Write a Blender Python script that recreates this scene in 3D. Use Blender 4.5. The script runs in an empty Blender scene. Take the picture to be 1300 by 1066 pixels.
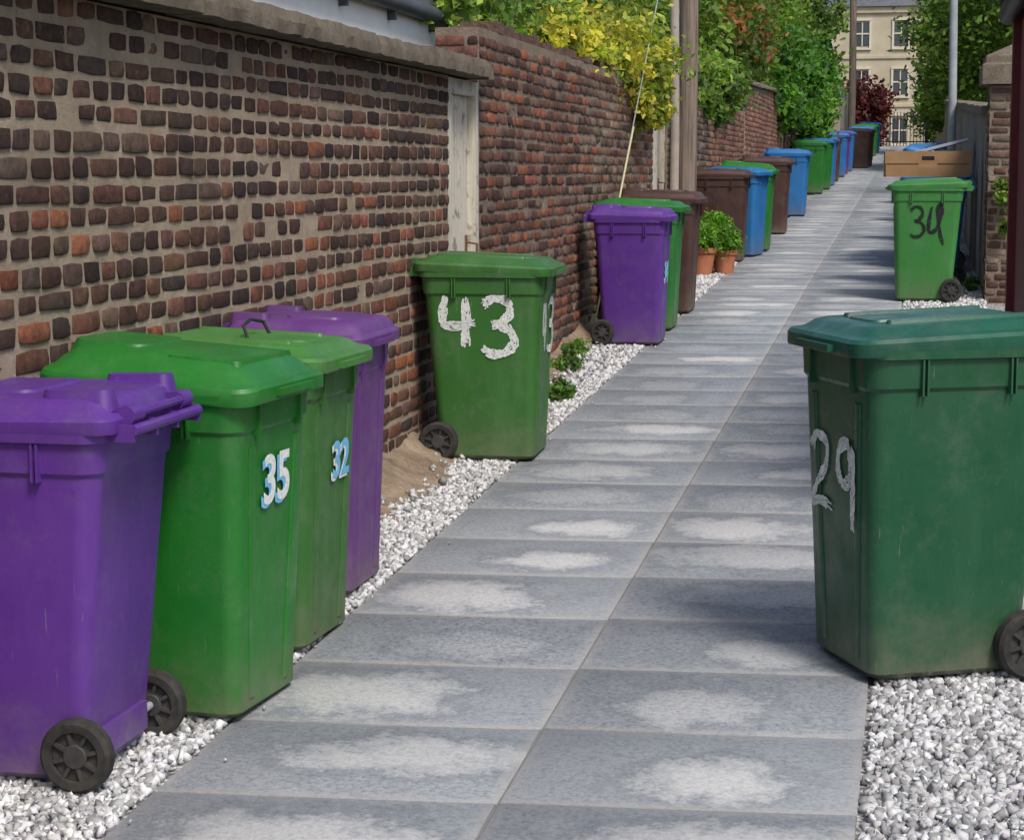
import bpy, math, random
import numpy as np
from mathutils import Vector, Matrix
random.seed(7); rng=np.random.default_rng(7)
R=random.uniform
S=.0373
def g(y): return S*min(y,78.0)
col=bpy.context.scene.collection
# ------------------------------------------------------------ node helpers
def newmat(name,rough=.8,spec=.3):
    m=bpy.data.materials.new(name); m.use_nodes=True
    nt=m.node_tree; p=nt.nodes['Principled BSDF']
    p.inputs['Roughness'].default_value=rough
    p.inputs['Specular IOR Level'].default_value=spec
    return m,nt,p
def nd(nt,t,ins=None,**pr):
    n=nt.nodes.new(t)
    for k,v in pr.items(): setattr(n,k,v)
    for k,v in (ins or {}).items():
        if isinstance(v,bpy.types.NodeSocket): nt.links.new(v,n.inputs[k])
        else: n.inputs[k].default_value=v
    return n
def c4(c): return (c[0],c[1],c[2],1)
def noise(nt,vec,scale,detail=4,rough=.6):
    return nd(nt,'ShaderNodeTexNoise',{'Vector':vec,'Scale':scale,'Detail':detail,'Roughness':rough}).outputs['Fac']
def mapr(nt,v,a,b,c=0,d=1):
    return nd(nt,'ShaderNodeMapRange',{'Value':v,'From Min':a,'From Max':b,'To Min':c,'To Max':d}).outputs[0]
def mix(nt,f,a,b,mode='MIX'):
    n=nt.nodes.new('ShaderNodeMix'); n.data_type='RGBA'; n.blend_type=mode
    for i,v in ((0,f),(6,a),(7,b)):
        if isinstance(v,bpy.types.NodeSocket): nt.links.new(v,n.inputs[i])
        else: n.inputs[i].default_value=v if i==0 else (c4(v) if len(v)==3 else v)
    return n.outputs[2]
def mth(nt,op,a,b=0.0):
    n=nt.nodes.new('ShaderNodeMath'); n.operation=op
    for i,v in ((0,a),(1,b)):
        if isinstance(v,bpy.types.NodeSocket): nt.links.new(v,n.inputs[i])
        else: n.inputs[i].default_value=v
    return n.outputs[0]
def bump(nt,p,h,strength=.3,dist=.01):
    b=nd(nt,'ShaderNodeBump',{'Height':h,'Strength':strength,'Distance':dist})
    nt.links.new(b.outputs[0],p.inputs['Normal'])
def objc(nt): return nd(nt,'ShaderNodeTexCoord').outputs['Object']
def scalev(nt,v,s): return nd(nt,'ShaderNodeMapping',{'Vector':v,'Scale':s}).outputs[0]
def simple(name,c1,c2,scale=8,rough=.85,bs=.3,bd=.01,bscale=None,detail=6,spec=.25):
    m,nt,p=newmat(name,rough,spec); v=objc(nt)
    f=mapr(nt,noise(nt,v,scale,detail,.65),.3,.7)
    nt.links.new(mix(nt,f,c1,c2),p.inputs['Base Color'])
    bump(nt,p,noise(nt,v,bscale or scale*4,5),bs,bd)
    return m
# ------------------------------------------------------------ mesh helpers
def quadmesh(name,V,F,mat,cols=None,smooth=False,uv=None):
    V=np.asarray(V,dtype=np.float32); F=np.asarray(F,dtype=np.int32)
    me=bpy.data.meshes.new(name)
    me.vertices.add(len(V)); me.vertices.foreach_set('co',V.ravel())
    me.loops.add(F.size); me.loops.foreach_set('vertex_index',F.ravel())
    me.polygons.add(len(F)); me.polygons.foreach_set('loop_start',np.arange(len(F),dtype=np.int32)*F.shape[1])
    me.update(calc_edges=True)
    if cols is not None:
        a=me.color_attributes.new('Col','FLOAT_COLOR','POINT')
        c=np.ones((len(V),4),dtype=np.float32); c[:,:3]=cols; a.data.foreach_set('color',c.ravel())
    if uv is not None:
        l=me.uv_layers.new(name='UVMap'); l.data.foreach_set('uv',np.asarray(uv,dtype=np.float32)[F.ravel()].ravel())
    if mat: me.materials.append(mat)
    me.validate()
    if smooth: me.shade_smooth()
    o=bpy.data.objects.new(name,me); col.objects.link(o); return o
class MB:
    def __init__(s): s.v=[]; s.f=[]; s.m=[]
    def add(s,v,f,m=0):
        b=len(s.v); s.v+= [tuple(x) for x in v]; s.f+=[tuple(i+b for i in q) for q in f]; s.m+=[m]*len(f)
    def box(s,x0,x1,y0,y1,z0,z1,m=0,M=None):
        v=[Vector(p) for p in ((x0,y0,z0),(x1,y0,z0),(x1,y1,z0),(x0,y1,z0),(x0,y0,z1),(x1,y0,z1),(x1,y1,z1),(x0,y1,z1))]
        if M: v=[M@p for p in v]
        s.add(v,[(0,3,2,1),(4,5,6,7),(0,1,5,4),(1,2,6,5),(2,3,7,6),(3,0,4,7)],m)
    def loft(s,secs,m=0,cap0=True,cap1=True):
        n=len(secs[0]); v=[p for q in secs for p in q]; f=[]
        for k in range(len(secs)-1):
            for i in range(n):
                j=(i+1)%n; f.append((k*n+i,k*n+j,(k+1)*n+j,(k+1)*n+i))
        if cap0: f.append(tuple(range(n))[::-1])
        if cap1: f.append(tuple((len(secs)-1)*n+i for i in range(n)))
        s.add(v,f,m)
    def tube(s,pts,rad,n=10,m=0):
        secs=[]; pts=[Vector(p) for p in pts]
        for i,p in enumerate(pts):
            d=(pts[min(i+1,len(pts)-1)]-pts[max(i-1,0)]).normalized()
            a=d.orthogonal().normalized() if i==0 else (a-d*a.dot(d)).normalized()
            b=d.cross(a); r=rad[i] if isinstance(rad,(list,tuple)) else rad
            secs.append([p+a*r*math.cos(t*2*math.pi/n)+b*r*math.sin(t*2*math.pi/n) for t in range(n)])
        s.loft(secs,m)
    def mesh(s,name,mats=(),ang=35):
        me=bpy.data.meshes.new(name); me.from_pydata(s.v,[],s.f)
        for x in mats: me.materials.append(x)
        me.polygons.foreach_set('material_index',s.m)
        me.update(); me.shade_smooth(); me.set_sharp_from_angle(angle=math.radians(ang)); return me
    def obj(s,name,mats=(),parent=None,ang=35):
        o=bpy.data.objects.new(name,s.mesh(name,mats,ang)); col.objects.link(o)
        if parent: o.parent=parent
        return o
def empty(name,loc=(0,0,0),rz=0):
    e=bpy.data.objects.new(name,None); e.location=loc; e.rotation_euler=(0,0,rz); e.empty_display_size=.2
    col.objects.link(e); return e
def rrect(x0,x1,y0,y1,r,z,n=6,zf=None):
    out=[]
    for cx,cy,a0 in ((x1-r,y1-r,0),(x0+r,y1-r,90),(x0+r,y0+r,180),(x1-r,y0+r,270)):
        for i in range(n+1):
            a=math.radians(a0+90*i/n); x=cx+r*math.cos(a); y=cy+r*math.sin(a)
            out.append((x,y,z+(zf(x,y) if zf else 0)))
    return out
# ------------------------------------------------------------ materials
def plastic(name,c,c2,rough=.38,wear=1.0):
    m,nt,p=newmat(name,rough,.5); v=objc(nt)
    oi=nd(nt,'ShaderNodeObjectInfo').outputs['Random']
    vv=nd(nt,'ShaderNodeVectorMath',{0:v,1:nd(nt,'ShaderNodeCombineXYZ',{'X':mth(nt,'MULTIPLY',oi,37.)}).outputs[0]},operation='ADD').outputs[0]
    base=mix(nt,mapr(nt,noise(nt,vv,2.2,5,.6),.3,.7),c,c2)
    run=noise(nt,scalev(nt,vv,(6,6,.9)),1.3,5,.65)
    base=mix(nt,mapr(nt,run,.5,.75,0,.25*wear),base,tuple(min(1,x*1.2+.03) for x in c2))
    scr=noise(nt,scalev(nt,vv,(70,70,9)),1.0,6,.75)
    base=mix(nt,mapr(nt,scr,.60,.76,0,.22*wear),base,tuple(min(1,x*1.3+.08) for x in c2))
    for rt in ((.9,.5,.4),(2.1,.7,1.2)):
        rot=nd(nt,'ShaderNodeMapping',{'Vector':vv,'Rotation':rt,'Scale':(90,90,5)}).outputs[0]
        base=mix(nt,mapr(nt,noise(nt,rot,1.0,3,.6),.70,.76,0,.28*wear),base,(.3,.3,.27))
    z=nd(nt,'ShaderNodeSeparateXYZ',{'Vector':v}).outputs['Z']
    dz=mapr(nt,z,.0,.34,1,0)
    dn=mapr(nt,noise(nt,vv,9,6,.75),.28,.66)
    d=mth(nt,'MULTIPLY',mth(nt,'MULTIPLY',dz,dz),dn)
    base=mix(nt,mth(nt,'MULTIPLY',d,.85),base,(.18,.15,.11))
    grime=mth(nt,'MULTIPLY',mapr(nt,z,.6,.93,0,1),mapr(nt,noise(nt,vv,6,6,.7),.42,.62))
    base=mix(nt,mth(nt,'MULTIPLY',grime,.12*wear),base,(.05,.05,.04))
    dust=mapr(nt,noise(nt,vv,5,9,.8),.5,.72,0,.18*wear)
    base=mix(nt,dust,base,(.2,.2,.17))
    dark=mapr(nt,noise(nt,vv,23,8,.85),.60,.78,0,.4*wear)
    base=mix(nt,dark,base,(.02,.02,.015))
    nt.links.new(base,p.inputs['Base Color'])
    nt.links.new(mapr(nt,noise(nt,vv,7,6,.7),.3,.7,rough-.1,rough+.22),p.inputs['Roughness'])
    bump(nt,p,mth(nt,'ADD',noise(nt,vv,3,2),mth(nt,'ADD',mth(nt,'MULTIPLY',noise(nt,vv,160,2),.08),mth(nt,'MULTIPLY',scr,.04))),.35,.014)
    return m
PL={'green':plastic('green_plastic',(.010,.135,.014),(.016,.17,.018)),
 'green43':plastic('weathered_green_plastic',(.026,.12,.018),(.04,.15,.025),.44,1.7),
 'faded':plastic('faded_green_plastic',(.04,.17,.025),(.06,.205,.035),.46,1.6),
 'dgreen':plastic('dark_green_plastic',(.007,.07,.030),(.010,.085,.035),.34,1.3),
 'teal':plastic('teal_green_lid_plastic',(.005,.06,.040),(.010,.10,.055),.28,1.3),
 'lgreen':plastic('light_green_plastic',(.03,.18,.03),(.045,.21,.04),.46,1.4),
 'purple':plastic('purple_plastic',(.085,.022,.22),(.11,.030,.26),.38),
 'dpurple':plastic('dull_purple_plastic',(.10,.03,.16),(.12,.035,.19),.42),
 'blue':plastic('blue_plastic',(.012,.12,.34),(.02,.16,.41),.4),
 'brown':plastic('brown_plastic',(.05,.022,.018),(.07,.03,.022),.42)}
M_tyre=simple('wheel_rubber',(.018,.018,.018),(.06,.055,.048),20,.8,.3,.002)
M_hub=simple('wheel_hub_plastic',(.03,.03,.03),(.07,.065,.06),15,.6,.1,.002)
M_white=simple('white_brush_paint',(.5,.53,.5),(.84,.86,.84),60,.7,.4,.002)
M_black=simple('black_brush_paint',(.012,.012,.015),(.03,.03,.03),30,.6,.3,.002)
M_bluep=simple('pale_blue_paint',(.12,.4,.65),(.2,.5,.75),30,.6,.1,.002)
M_wpaint,nt,p=newmat('weathered_white_timber',.75)
v=objc(nt); w=noise(nt,scalev(nt,v,(20,20,1.2)),2,6,.7)
b=mix(nt,mapr(nt,w,.35,.65),(.70,.66,.57),(.5,.45,.36)); b=mix(nt,mapr(nt,noise(nt,v,9,6),.56,.66,0,.8),b,(.16,.12,.09))
nt.links.new(b,p.inputs['Base Color']); bump(nt,p,w,.5,.008)
M_wood,nt,p=newmat('weathered_pole_timber',.85)
v=objc(nt); w=noise(nt,scalev(nt,v,(14,14,.6)),2.5,7,.7)
nt.links.new(mix(nt,mapr(nt,w,.35,.65),(.11,.08,.062),(.3,.235,.19)),p.inputs['Base Color']); bump(nt,p,w,.8,.015)
M_coping,nt,p=newmat('lichen_concrete',.93,.2); v=objc(nt)
b=mix(nt,mapr(nt,noise(nt,v,6,8,.75),.3,.7),(.15,.12,.09),(.34,.285,.22))
b=mix(nt,mapr(nt,noise(nt,v,30,6,.8),.55,.7,0,.75),b,(.05,.042,.035)); b=mix(nt,mapr(nt,noise(nt,v,3.1,6,.7),.58,.7,0,.4),b,(.15,.14,.06))
nt.links.new(b,p.inputs['Base Color']); bump(nt,p,noise(nt,v,28,8,.8),1,.03)
M_render=simple('grey_cement_render',(.17,.155,.13),(.33,.31,.27),3,.92,.8,.02,30)
M_beige=simple('beige_render',(.36,.29,.2),(.48,.4,.29),2,.9,.3,.01)
M_sand=simple('sandstone',(.46,.39,.28),(.6,.52,.4),.8,.9,.3,.01)
M_slate=simple('slate',(.08,.085,.1),(.15,.155,.17),3,.6,.3,.01)
M_glass,nt,p=newmat('window_glass',.08,.6); p.inputs['Base Color'].default_value=(.06,.07,.085,1)
M_gut=simple('grey_gutter_metal',(.05,.06,.075),(.09,.1,.12),6,.45,.1,.003)
M_fascia=simple('white_fascia',(.74,.75,.75),(.82,.83,.82),4,.6,.1,.003)
M_maroon=simple('maroon_timber_paint',(.12,.02,.02),(.18,.035,.035),6,.6,.3,.004)
M_iron=simple('black_iron',(.015,.015,.017),(.04,.04,.04),12,.5,.2,.002)
M_galv=simple('galvanised_steel',(.26,.28,.3),(.38,.4,.42),8,.5,.2,.002)
M_terra=simple('terracotta',(.38,.13,.07),(.5,.2,.11),6,.85,.3,.004)
M_card=simple('cardboard',(.30,.17,.08),(.38,.23,.12),5,.9,.2,.003)
M_board=simple('grey_board',(.3,.33,.36),(.45,.47,.5),4,.7,.2,.003)
M_yel=simple('yellow_guard_plastic',(.5,.46,.2),(.6,.56,.3),8,.5,.1,.002)
def brickmat(name,smear,amt):
    m,nt,p=newmat(name,.88,.25); v=objc(nt)
    a=nd(nt,'ShaderNodeAttribute',attribute_name='Col').outputs['Color']
    b=mix(nt,1.0,a,mix(nt,mapr(nt,noise(nt,v,22,8,.8),.3,.7),(.36,.36,.40),(1.7,1.6,1.5)),'MULTIPLY')
    b=mix(nt,mapr(nt,noise(nt,v,70,5,.8),.56,.70,0,.7),b,(.035,.026,.023))
    s=mth(nt,'ADD',mapr(nt,noise(nt,v,1.7,4),.35,.75,-.04,.12),noise(nt,v,38,8,.85))
    b=mix(nt,mapr(nt,s,.64-amt,.76-amt,0,.8),b,smear)
    b=mix(nt,mapr(nt,noise(nt,v,1.3,7,.75),.48,.72,0,.5),b,(.05,.038,.033))
    nt.links.new(b,p.inputs['Base Color']); bump(nt,p,noise(nt,v,45,8,.8),1,.02); return m
def mortmat(name,c1,c2):
    m,nt,p=newmat(name,.95,.15); v=objc(nt)
    b=mix(nt,mapr(nt,noise(nt,v,6,7,.7),.3,.7),c1,c2)
    b=mix(nt,mapr(nt,noise(nt,v,50,5,.8),.56,.72,0,.6),b,tuple(x*.35 for x in c1))
    b=mix(nt,mapr(nt,noise(nt,v,1.3,7,.75),.48,.72,0,.4),b,(.12,.095,.08))
    nt.links.new(b,p.inputs['Base Color']); bump(nt,p,noise(nt,v,40,7,.8),1,.03); return m
BM1=brickmat('old_dark_brick',(.42,.33,.24),.01); MM1=mortmat('sandy_mortar',(.42,.33,.24),(.66,.54,.41))
BM2=brickmat('old_red_brick',(.34,.26,.20),.0); MM2=mortmat('brown_mortar',(.22,.165,.125),(.42,.335,.26))
# ------------------------------------------------------------ ground
mg,nt,p=newmat('earth_and_grass',.95,.1); v=objc(nt)
b=mix(nt,mapr(nt,noise(nt,v,.6,6),.35,.65),(.07,.09,.03),(.12,.1,.06)); nt.links.new(b,p.inputs['Base Color']); bump(nt,p,noise(nt,v,12,5),.6,.05)
ys=[-60,0,20,40,60,78,110,600]
V=[];F=[]
for y in ys: V+=[(-300,y,g(y)),(300,y,g(y))]
for i in range(len(ys)-1): F.append((2*i,2*i+1,2*i+3,2*i+2))
quadmesh('ground',V,F,mg)
M_grav,nt,p=newmat('white_gravel_bed',.9,.2); v=objc(nt)
vo=nd(nt,'ShaderNodeTexVoronoi',{'Vector':v,'Scale':38.0})
b=mix(nt,mapr(nt,vo.outputs['Distance'],.25,.65),(.58,.57,.55),(.15,.14,.135)); b=mix(nt,mapr(nt,nd(nt,'ShaderNodeSeparateColor',{'Color':vo.outputs['Color']}).outputs[0],.4,1,0,.6),b,(.32,.32,.33))
nt.links.new(b,p.inputs['Base Color']); bump(nt,p,mth(nt,'SUBTRACT',1.0,vo.outputs['Distance']),1,.02)
for nm,x0,x1,y1 in (('gravel_strip',-2.52,-1.9,76),('gravel_strip',-.16,3.2,17.5),('gravel_strip',-.16,.62,76)):
    y0=-4 if y1!=76 or x0<-1 else 17.5
    V=[(x0,y0,g(y0)+.005),(x1,y0,g(y0)+.005),(x1,y1,g(y1)+.005),(x0,y1,g(y1)+.005)]
    quadmesh(nm,V,[(0,1,2,3)],M_grav)
mj,nt,p=newmat('path_bedding_mortar',.95,.1); v=objc(nt)
nt.links.new(mix(nt,noise(nt,v,14,5),(.13,.125,.115),(.28,.27,.25)),p.inputs['Base Color'])
path=empty('flagstone_path')
o=quadmesh('path_bedding',[(-1.945,-4,g(-4)+.016),(-.115,-4,g(-4)+.016),(-.115,77,g(77)+.016),(-1.945,77,g(77)+.016)],[(0,1,2,3)],mj); o.parent=path
# slabs
ms,nt,p=newmat('slate_grey_flagstone',.72,.3); v=objc(nt)
uv=nd(nt,'ShaderNodeUVMap').outputs[0]
at=nd(nt,'ShaderNodeSeparateColor',{'Color':nd(nt,'ShaderNodeAttribute',attribute_name='Col').outputs['Color']})
su=nd(nt,'ShaderNodeSeparateXYZ',{'Vector':uv})
n2=noise(nt,v,60,7,.85); n3=noise(nt,v,14,7,.75); n4=noise(nt,scalev(nt,v,(40,160,40)),1,6,.8); n5=noise(nt,v,5,8,.75)
base=mix(nt,mapr(nt,n3,.3,.7),(.145,.168,.195),(.265,.29,.315))
base=mix(nt,mapr(nt,n5,.42,.68,0,.55),base,(.37,.39,.41))
base=mix(nt,mapr(nt,n2,.42,.66,0,.8),base,(.46,.48,.50))
base=mix(nt,mapr(nt,n2,.36,.5,.7,0),base,(.06,.07,.085))
base=mix(nt,mapr(nt,n4,.52,.68,0,.6),base,(.42,.44,.46))
base=mix(nt,mapr(nt,noise(nt,v,1.1,5,.6),.35,.65,0,.3),base,(.14,.16,.185))
base=mix(nt,mapr(nt,at.outputs[0],0,1,.0,.36),base,(.40,.42,.44))
dx=mth(nt,'DIVIDE',mth(nt,'SUBTRACT',su.outputs[0],mapr(nt,at.outputs[1],0,1,.32,.68)),mapr(nt,at.outputs[2],0,1,.22,.42))
dy=mth(nt,'DIVIDE',mth(nt,'SUBTRACT',su.outputs[1],mapr(nt,at.outputs[2],0,1,.35,.62)),mapr(nt,at.outputs[1],0,1,.38,.24))
r2=mth(nt,'SQRT',mth(nt,'ADD',mth(nt,'MULTIPLY',dx,dx),mth(nt,'MULTIPLY',dy,dy)))
rr=mth(nt,'ADD',r2,mapr(nt,noise(nt,v,5.5,9,.78),.2,.8,-.95,.95))
pm=mth(nt,'MULTIPLY',mapr(nt,rr,.5,1.2,1,0),mapr(nt,at.outputs[0],.1,.75,.18,1.0))
pm=mth(nt,'MULTIPLY',pm,mapr(nt,n2,.36,.58,.4,1))
base=mix(nt,pm,base,(.60,.595,.58))
edge=mth(nt,'MULTIPLY',mapr(nt,rr,.95,1.15,0,1),mapr(nt,rr,1.15,1.5,1,0))
base=mix(nt,mth(nt,'MULTIPLY',edge,.3),base,(.10,.115,.135))
ex=mth(nt,'MULTIPLY',mth(nt,'MINIMUM',su.outputs[0],mth(nt,'SUBTRACT',1.0,su.outputs[0])),.92)
ey=mth(nt,'MULTIPLY',mth(nt,'MINIMUM',su.outputs[1],mth(nt,'SUBTRACT',1.0,su.outputs[1])),.6)
ee=mth(nt,'ADD',mth(nt,'MINIMUM',ex,ey),mapr(nt,n3,.3,.7,-.03,.03))
base=mix(nt,mapr(nt,ee,.0,.04,.45,0),base,(.44,.42,.395))
nt.links.new(base,p.inputs['Base Color'])
nt.links.new(mapr(nt,n3,.3,.7,.55,.85),p.inputs['Roughness'])
bump(nt,p,n2,.8,.007)
V=[];F=[];C=[];U=[]
SK=.095
for cix in range(2):
    for r in range(-16,124):
        xa=-1.95+.92*cix+.0035; xb=-1.95+.92*(cix+1)-.0035
        ya=5.85+.6*r
        if ya<-4 or ya>76: continue
        ya+=.004; yb=ya+.592
        hz=R(-.002,.002); tl=R(-.0015,.0015)
        c=(random.random(),random.random(),random.random())
        b0=len(V); ins=.004
        for k,(e,dz) in enumerate(((0,-.03),(0,-.004),(ins,0))):
            for (x,y,uu,vv) in ((xa+e,ya+e,0,0),(xb-e,ya+e,1,0),(xb-e,yb-e,1,1),(xa+e,yb-e,0,1)):
                y2=y+SK*(x+1.03); V.append((x,y2,g(y2)+.022+dz+hz+tl*(uu*2-1))); C.append(c); U.append((uu,vv))
        for k in (0,1):
            for i in range(4):
                j=(i+1)%4; F.append((b0+4*k+i,b0+4*k+j,b0+4*k+4+j,b0+4*k+4+i))
        F.append((b0+8,b0+9,b0+10,b0+11))
o=quadmesh('flagstones',V,F,ms,np.array(C),uv=U); o.parent=path
# stones
mst,nt,p=newmat('white_gravel_stone',.8,.3)
a=nd(nt,'ShaderNodeAttribute',attribute_name='Col').outputs['Color']; v=objc(nt)
nt.links.new(mix(nt,mapr(nt,noise(nt,v,90,3),.35,.7,0,.4),a,(.30,.29,.28)),p.inputs['Base Color'])
def stones(name,n,xf,yf,smin,smax,mat=mst,lift=.0,pr=(.30,.30,.22,.18)):
    x=xf(n); y=yf(n); s=rng.uniform(smin,smax,n)
    cube=np.array([(-1,-1,-1),(1,-1,-1),(1,1,-1),(-1,1,-1),(-1,-1,1),(1,-1,1),(1,1,1),(-1,1,1)],float)*.5
    P=cube[None]*rng.uniform(.45,1.15,(n,8,3))*s[:,None,None]*np.stack([rng.uniform(.8,1.4,n),rng.uniform(.6,1.1,n),rng.uniform(.4,.8,n)],1)[:,None,:]
    A=rng.normal(size=(n,3,3)); Q=np.linalg.qr(A)[0]
    P=np.einsum('nij,nkj->nki',Q,P)
    P+=np.stack([x,y,S*y+.006+rng.uniform(.0,.016,n)+lift],1)[:,None,:]
    f=np.array([(0,3,2,1),(4,5,6,7),(0,1,5,4),(1,2,6,5),(2,3,7,6),(3,0,4,7)])
    F=(f[None]+8*np.arange(n)[:,None,None]).reshape(-1,4)
    b=rng.choice([.74,.60,.42,.26],n,p=pr)[:,None]*(1+rng.uniform(-.03,.03,(n,3)))*np.array((.995,.995,1.0))
    return quadmesh(name,P.reshape(-1,3),F,mat,np.repeat(b,8,0))
U_=lambda a,b:(lambda n:rng.uniform(a,b,n))
def xleft(n):
    return -1.965-np.abs(rng.uniform(0,.5,n))
stones('gravel',19000,xleft,U_(3.8,12),.016,.034)
stones('gravel',9000,xleft,U_(12,22),.022,.04)
stones('gravel',24000,U_(-.095,1.1),U_(3.6,8.5),.014,.036,pr=(.14,.30,.30,.26))
stones('gravel',9000,U_(-.095,.62),U_(8.5,20),.022,.04)
n=24; stones('gravel',n,lambda n:-1.95+np.abs(rng.normal(0,.05,n)),U_(4,16),.008,.018,lift=.018)
ms2=simple('sandy_soil',(.17,.125,.085),(.36,.28,.2),5,.95,1,.03,30)
V=[];F=[]
ny=200;nx=9
for j in range(ny+1):
    y=7.4+j*(20-7.4)/ny
    wv=.20+.10*math.sin(y*1.7)+.05*math.sin(y*5.1)+.02*math.sin(y*13); e=min(1,(y-7.4)/.6)
    hh=(.11+.03*math.sin(y*2.3)+.02*math.sin(y*9))*e
    for i in range(nx+1):
        t=i/nx; V.append((-2.52+t*(wv+.12),y+R(-.01,.01),g(y)-.005+hh*(1-t)**1.3+.03*e*(1-t)+R(-.012,.012)*(1 if 0<i<nx else 0)))
for j in range(ny):
    for i in range(nx):
        a=j*(nx+1)+i; F.append((a,a+1,a+nx+2,a+nx+1))
quadmesh('soil_bank',V,F,ms2,smooth=True)
stones('rubble',900,lambda n:-2.43+np.abs(rng.normal(0,.14,n)),U_(7.8,19),.008,.035,lift=.035,pr=(.08,.2,.4,.32))
# ------------------------------------------------------------ brick walls
def bricks(o,ud,nr,L,lo,hi,pal,mat,name,parent,bw=.222,bh=.0735,mo=.014,dep=.008,jit=.004,z0=-.1,hd=.14,hw=.10,ct=.006):
    o=np.array(o,float);ud=np.array(ud,float);nr=np.array(nr,float);Z=np.array((0,0,1.))
    V=[];F=[];C=[]
    row=0; z=z0
    while True:
        h=bh-mo+R(-.005,.005)
        u=-(bw*.5 if row%2 else 0)+R(-.05,.05)
        anyb=False
        hdr=hd if not callable(hd) else hd(z)
        ph=R(0,6)
        while u<L:
            w=bw-mo+R(-.02,.012)
            if random.random()<hdr: w=hw+R(-.015,.015)
            ua=max(u,0.004);ub=min(u+w,L-.004)
            yc=(ua+ub)/2
            wob=.005*math.sin(u*2.1+ph)
            if ub-ua>.03 and z+h<hi(yc)-.004:
                anyb=True
                if z+h>lo(yc)-.05 and random.random()>.004:
                    d=dep+R(-.003,.004); c=pal(yc,z)
                    if random.random()<.05: d-=.006
                    b=len(V)
                    cu=(ua+ub)/2; cz=z+h/2+wob
                    hu=(ub-ua)/2+R(-.003,.002); hz=h/2+R(-.003,.002)
                    ring=[]
                    for (su_,sz_) in ((-1,-1),(0,-1),(1,-1),(1,0),(1,1),(0,1),(-1,1),(-1,0)):
                        cut=R(.0,ct) if su_*sz_ else 0
                        ring.append((su_*(hu-cut)+R(-jit,jit)*(.8),sz_*(hz-cut*.7)+R(-jit,jit)*.6))
                    for k,(sc,dd) in enumerate(((0,-.014),(.001,d-.003),(.005,d))):
                        for (pu,pz) in ring:
                            q=max(0,1-sc/hu); q2=max(0,1-sc/hz)
                            V.append(o+ud*(cu+pu*q)+nr*(dd+R(-.001,.001))+Z*(cz+pz*q2)); C.append(c)
                    V.append(o+ud*cu+nr*(d+R(-.001,.002))+Z*cz); C.append(c)
                    for k in (0,1):
                        for i in range(8):
                            j=(i+1)%8;F.append((b+8*k+i,b+8*k+j,b+8*k+8+j,b+8*k+8+i))
                    for i in (0,2,4,6): F.append((b+24,b+16+(i+7)%8,b+16+i,b+16+(i+1)%8))
            u+=w+mo+R(-.005,.008)
        z+=h+mo; row+=1
        if z>8 or (not anyb and z>z0+1): break
    ob=quadmesh(name,np.array(V),F,mat,np.array(C)); ob.parent=parent
def var(c,a=.35):
    k=1+R(-a,a); return tuple(max(.01,x*k*(1+R(-.07,.07))) for x in c)
D1=(.085,.05,.042);D2=(.125,.068,.052);D3=(.18,.09,.065);O1=(.31,.115,.065);O2=(.25,.10,.065);G1=(.2,.14,.11)
def pal1(y,z):
    pr=.05+.36*max(0,min(1,(1.7-z)/.6))*(.5+.5*math.sin(y*1.3+z*3))+.10*max(0,min(1,(1.9-z)/.8))
    if random.random()<pr: return var(random.choice((O1,O2,D3,O2,D3)))
    return var(random.choice((D1,D2,D1,D2,D3,(.15,.10,.08),(.065,.045,.042))))
def pal2(y,z):
    if random.random()<(.30 if y<3.6 else .16): return var(random.choice((O1,O2,(.26,.13,.09))))
    if y>3.6 and random.random()<.5: return var((.24,.175,.13))
    return var(random.choice((D1,D2,D3,(.16,.085,.065),G1)))
def pal3(y,z): return var(random.choice(((.29,.125,.085),(.22,.11,.08),D3,(.26,.15,.11),(.32,.16,.11))))
def pal4(y,z): return var(random.choice(((.2,.14,.1),(.14,.09,.07),(.26,.2,.15),D2)))
def core(name,x0,x1,y0,y1,top,mat,parent,n=1):
    mb=MB(); 
    for i in range(n):
        a=y0+(y1-y0)*i/n;b=y0+(y1-y0)*(i+1)/n
        v=[(x0,a,g(a)-.3),(x1,a,g(a)-.3),(x1,b,g(b)-.3),(x0,b,g(b)-.3),(x0,a,top(a)),(x1,a,top(a)),(x1,b,top(b)),(x0,b,top(b))]
        mb.add(v,[(0,3,2,1),(4,5,6,7),(0,1,5,4),(1,2,6,5),(2,3,7,6),(3,0,4,7)])
    return mb.obj(name,[mat],parent)
def rough_slab(name,x0,x1,y0,y1,z0,z1,mat,parent,seg=.12,slope=0,amp=.008):
    n=max(2,int((y1-y0)/seg)); secs=[]
    for i in range(n+1):
        y=y0+(y1-y0)*i/n; dz=slope*(y-y0)
        P=[(x0,z0),(x1,z0),(x1+.004,(z0+z1)/2),(x1-.012,z1),((x0+x1)/2,z1+.012),(x0+.01,z1)]
        secs.append([(a+R(-amp,amp),y,b+dz+R(-amp,amp)) for a,b in P])
    mb=MB(); mb.loft(secs); return mb.obj(name,[mat],parent,25)
XW=-2.5
w1=empty('brick_wall')
core('mortar_core',-2.74,XW,-3,10.05,lambda y:2.345,MM1,w1)
bricks((XW,2.5,0),(0,1,0),(1,0,0),7.55,lambda u:g(2.5+u),lambda u:2.35,lambda u,z:pal1(u+2.5,z),BM1,'bricks',w1,mo=.0195,bw=.222,bh=.079,jit=.005,dep=.006,hd=lambda z:.8 if z>1.3 else .5,hw=.115,ct=.008)
k=0; y=-3
while y<10.7:
    l=min(R(.9,1.3),10.72-y)
    rough_slab('coping_%d'%k,-2.80+R(-.01,.01),-2.38+R(-.012,.012),y,y+l-.008,2.350+R(0,.006),2.445+R(-.006,.006),M_coping,w1,.06,0,.0045); y+=l; k+=1
w2=empty('brick_wall')
core('mortar_core',-2.76,XW,10.80,18.2,lambda y:2.66,MM2,w2)
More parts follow.
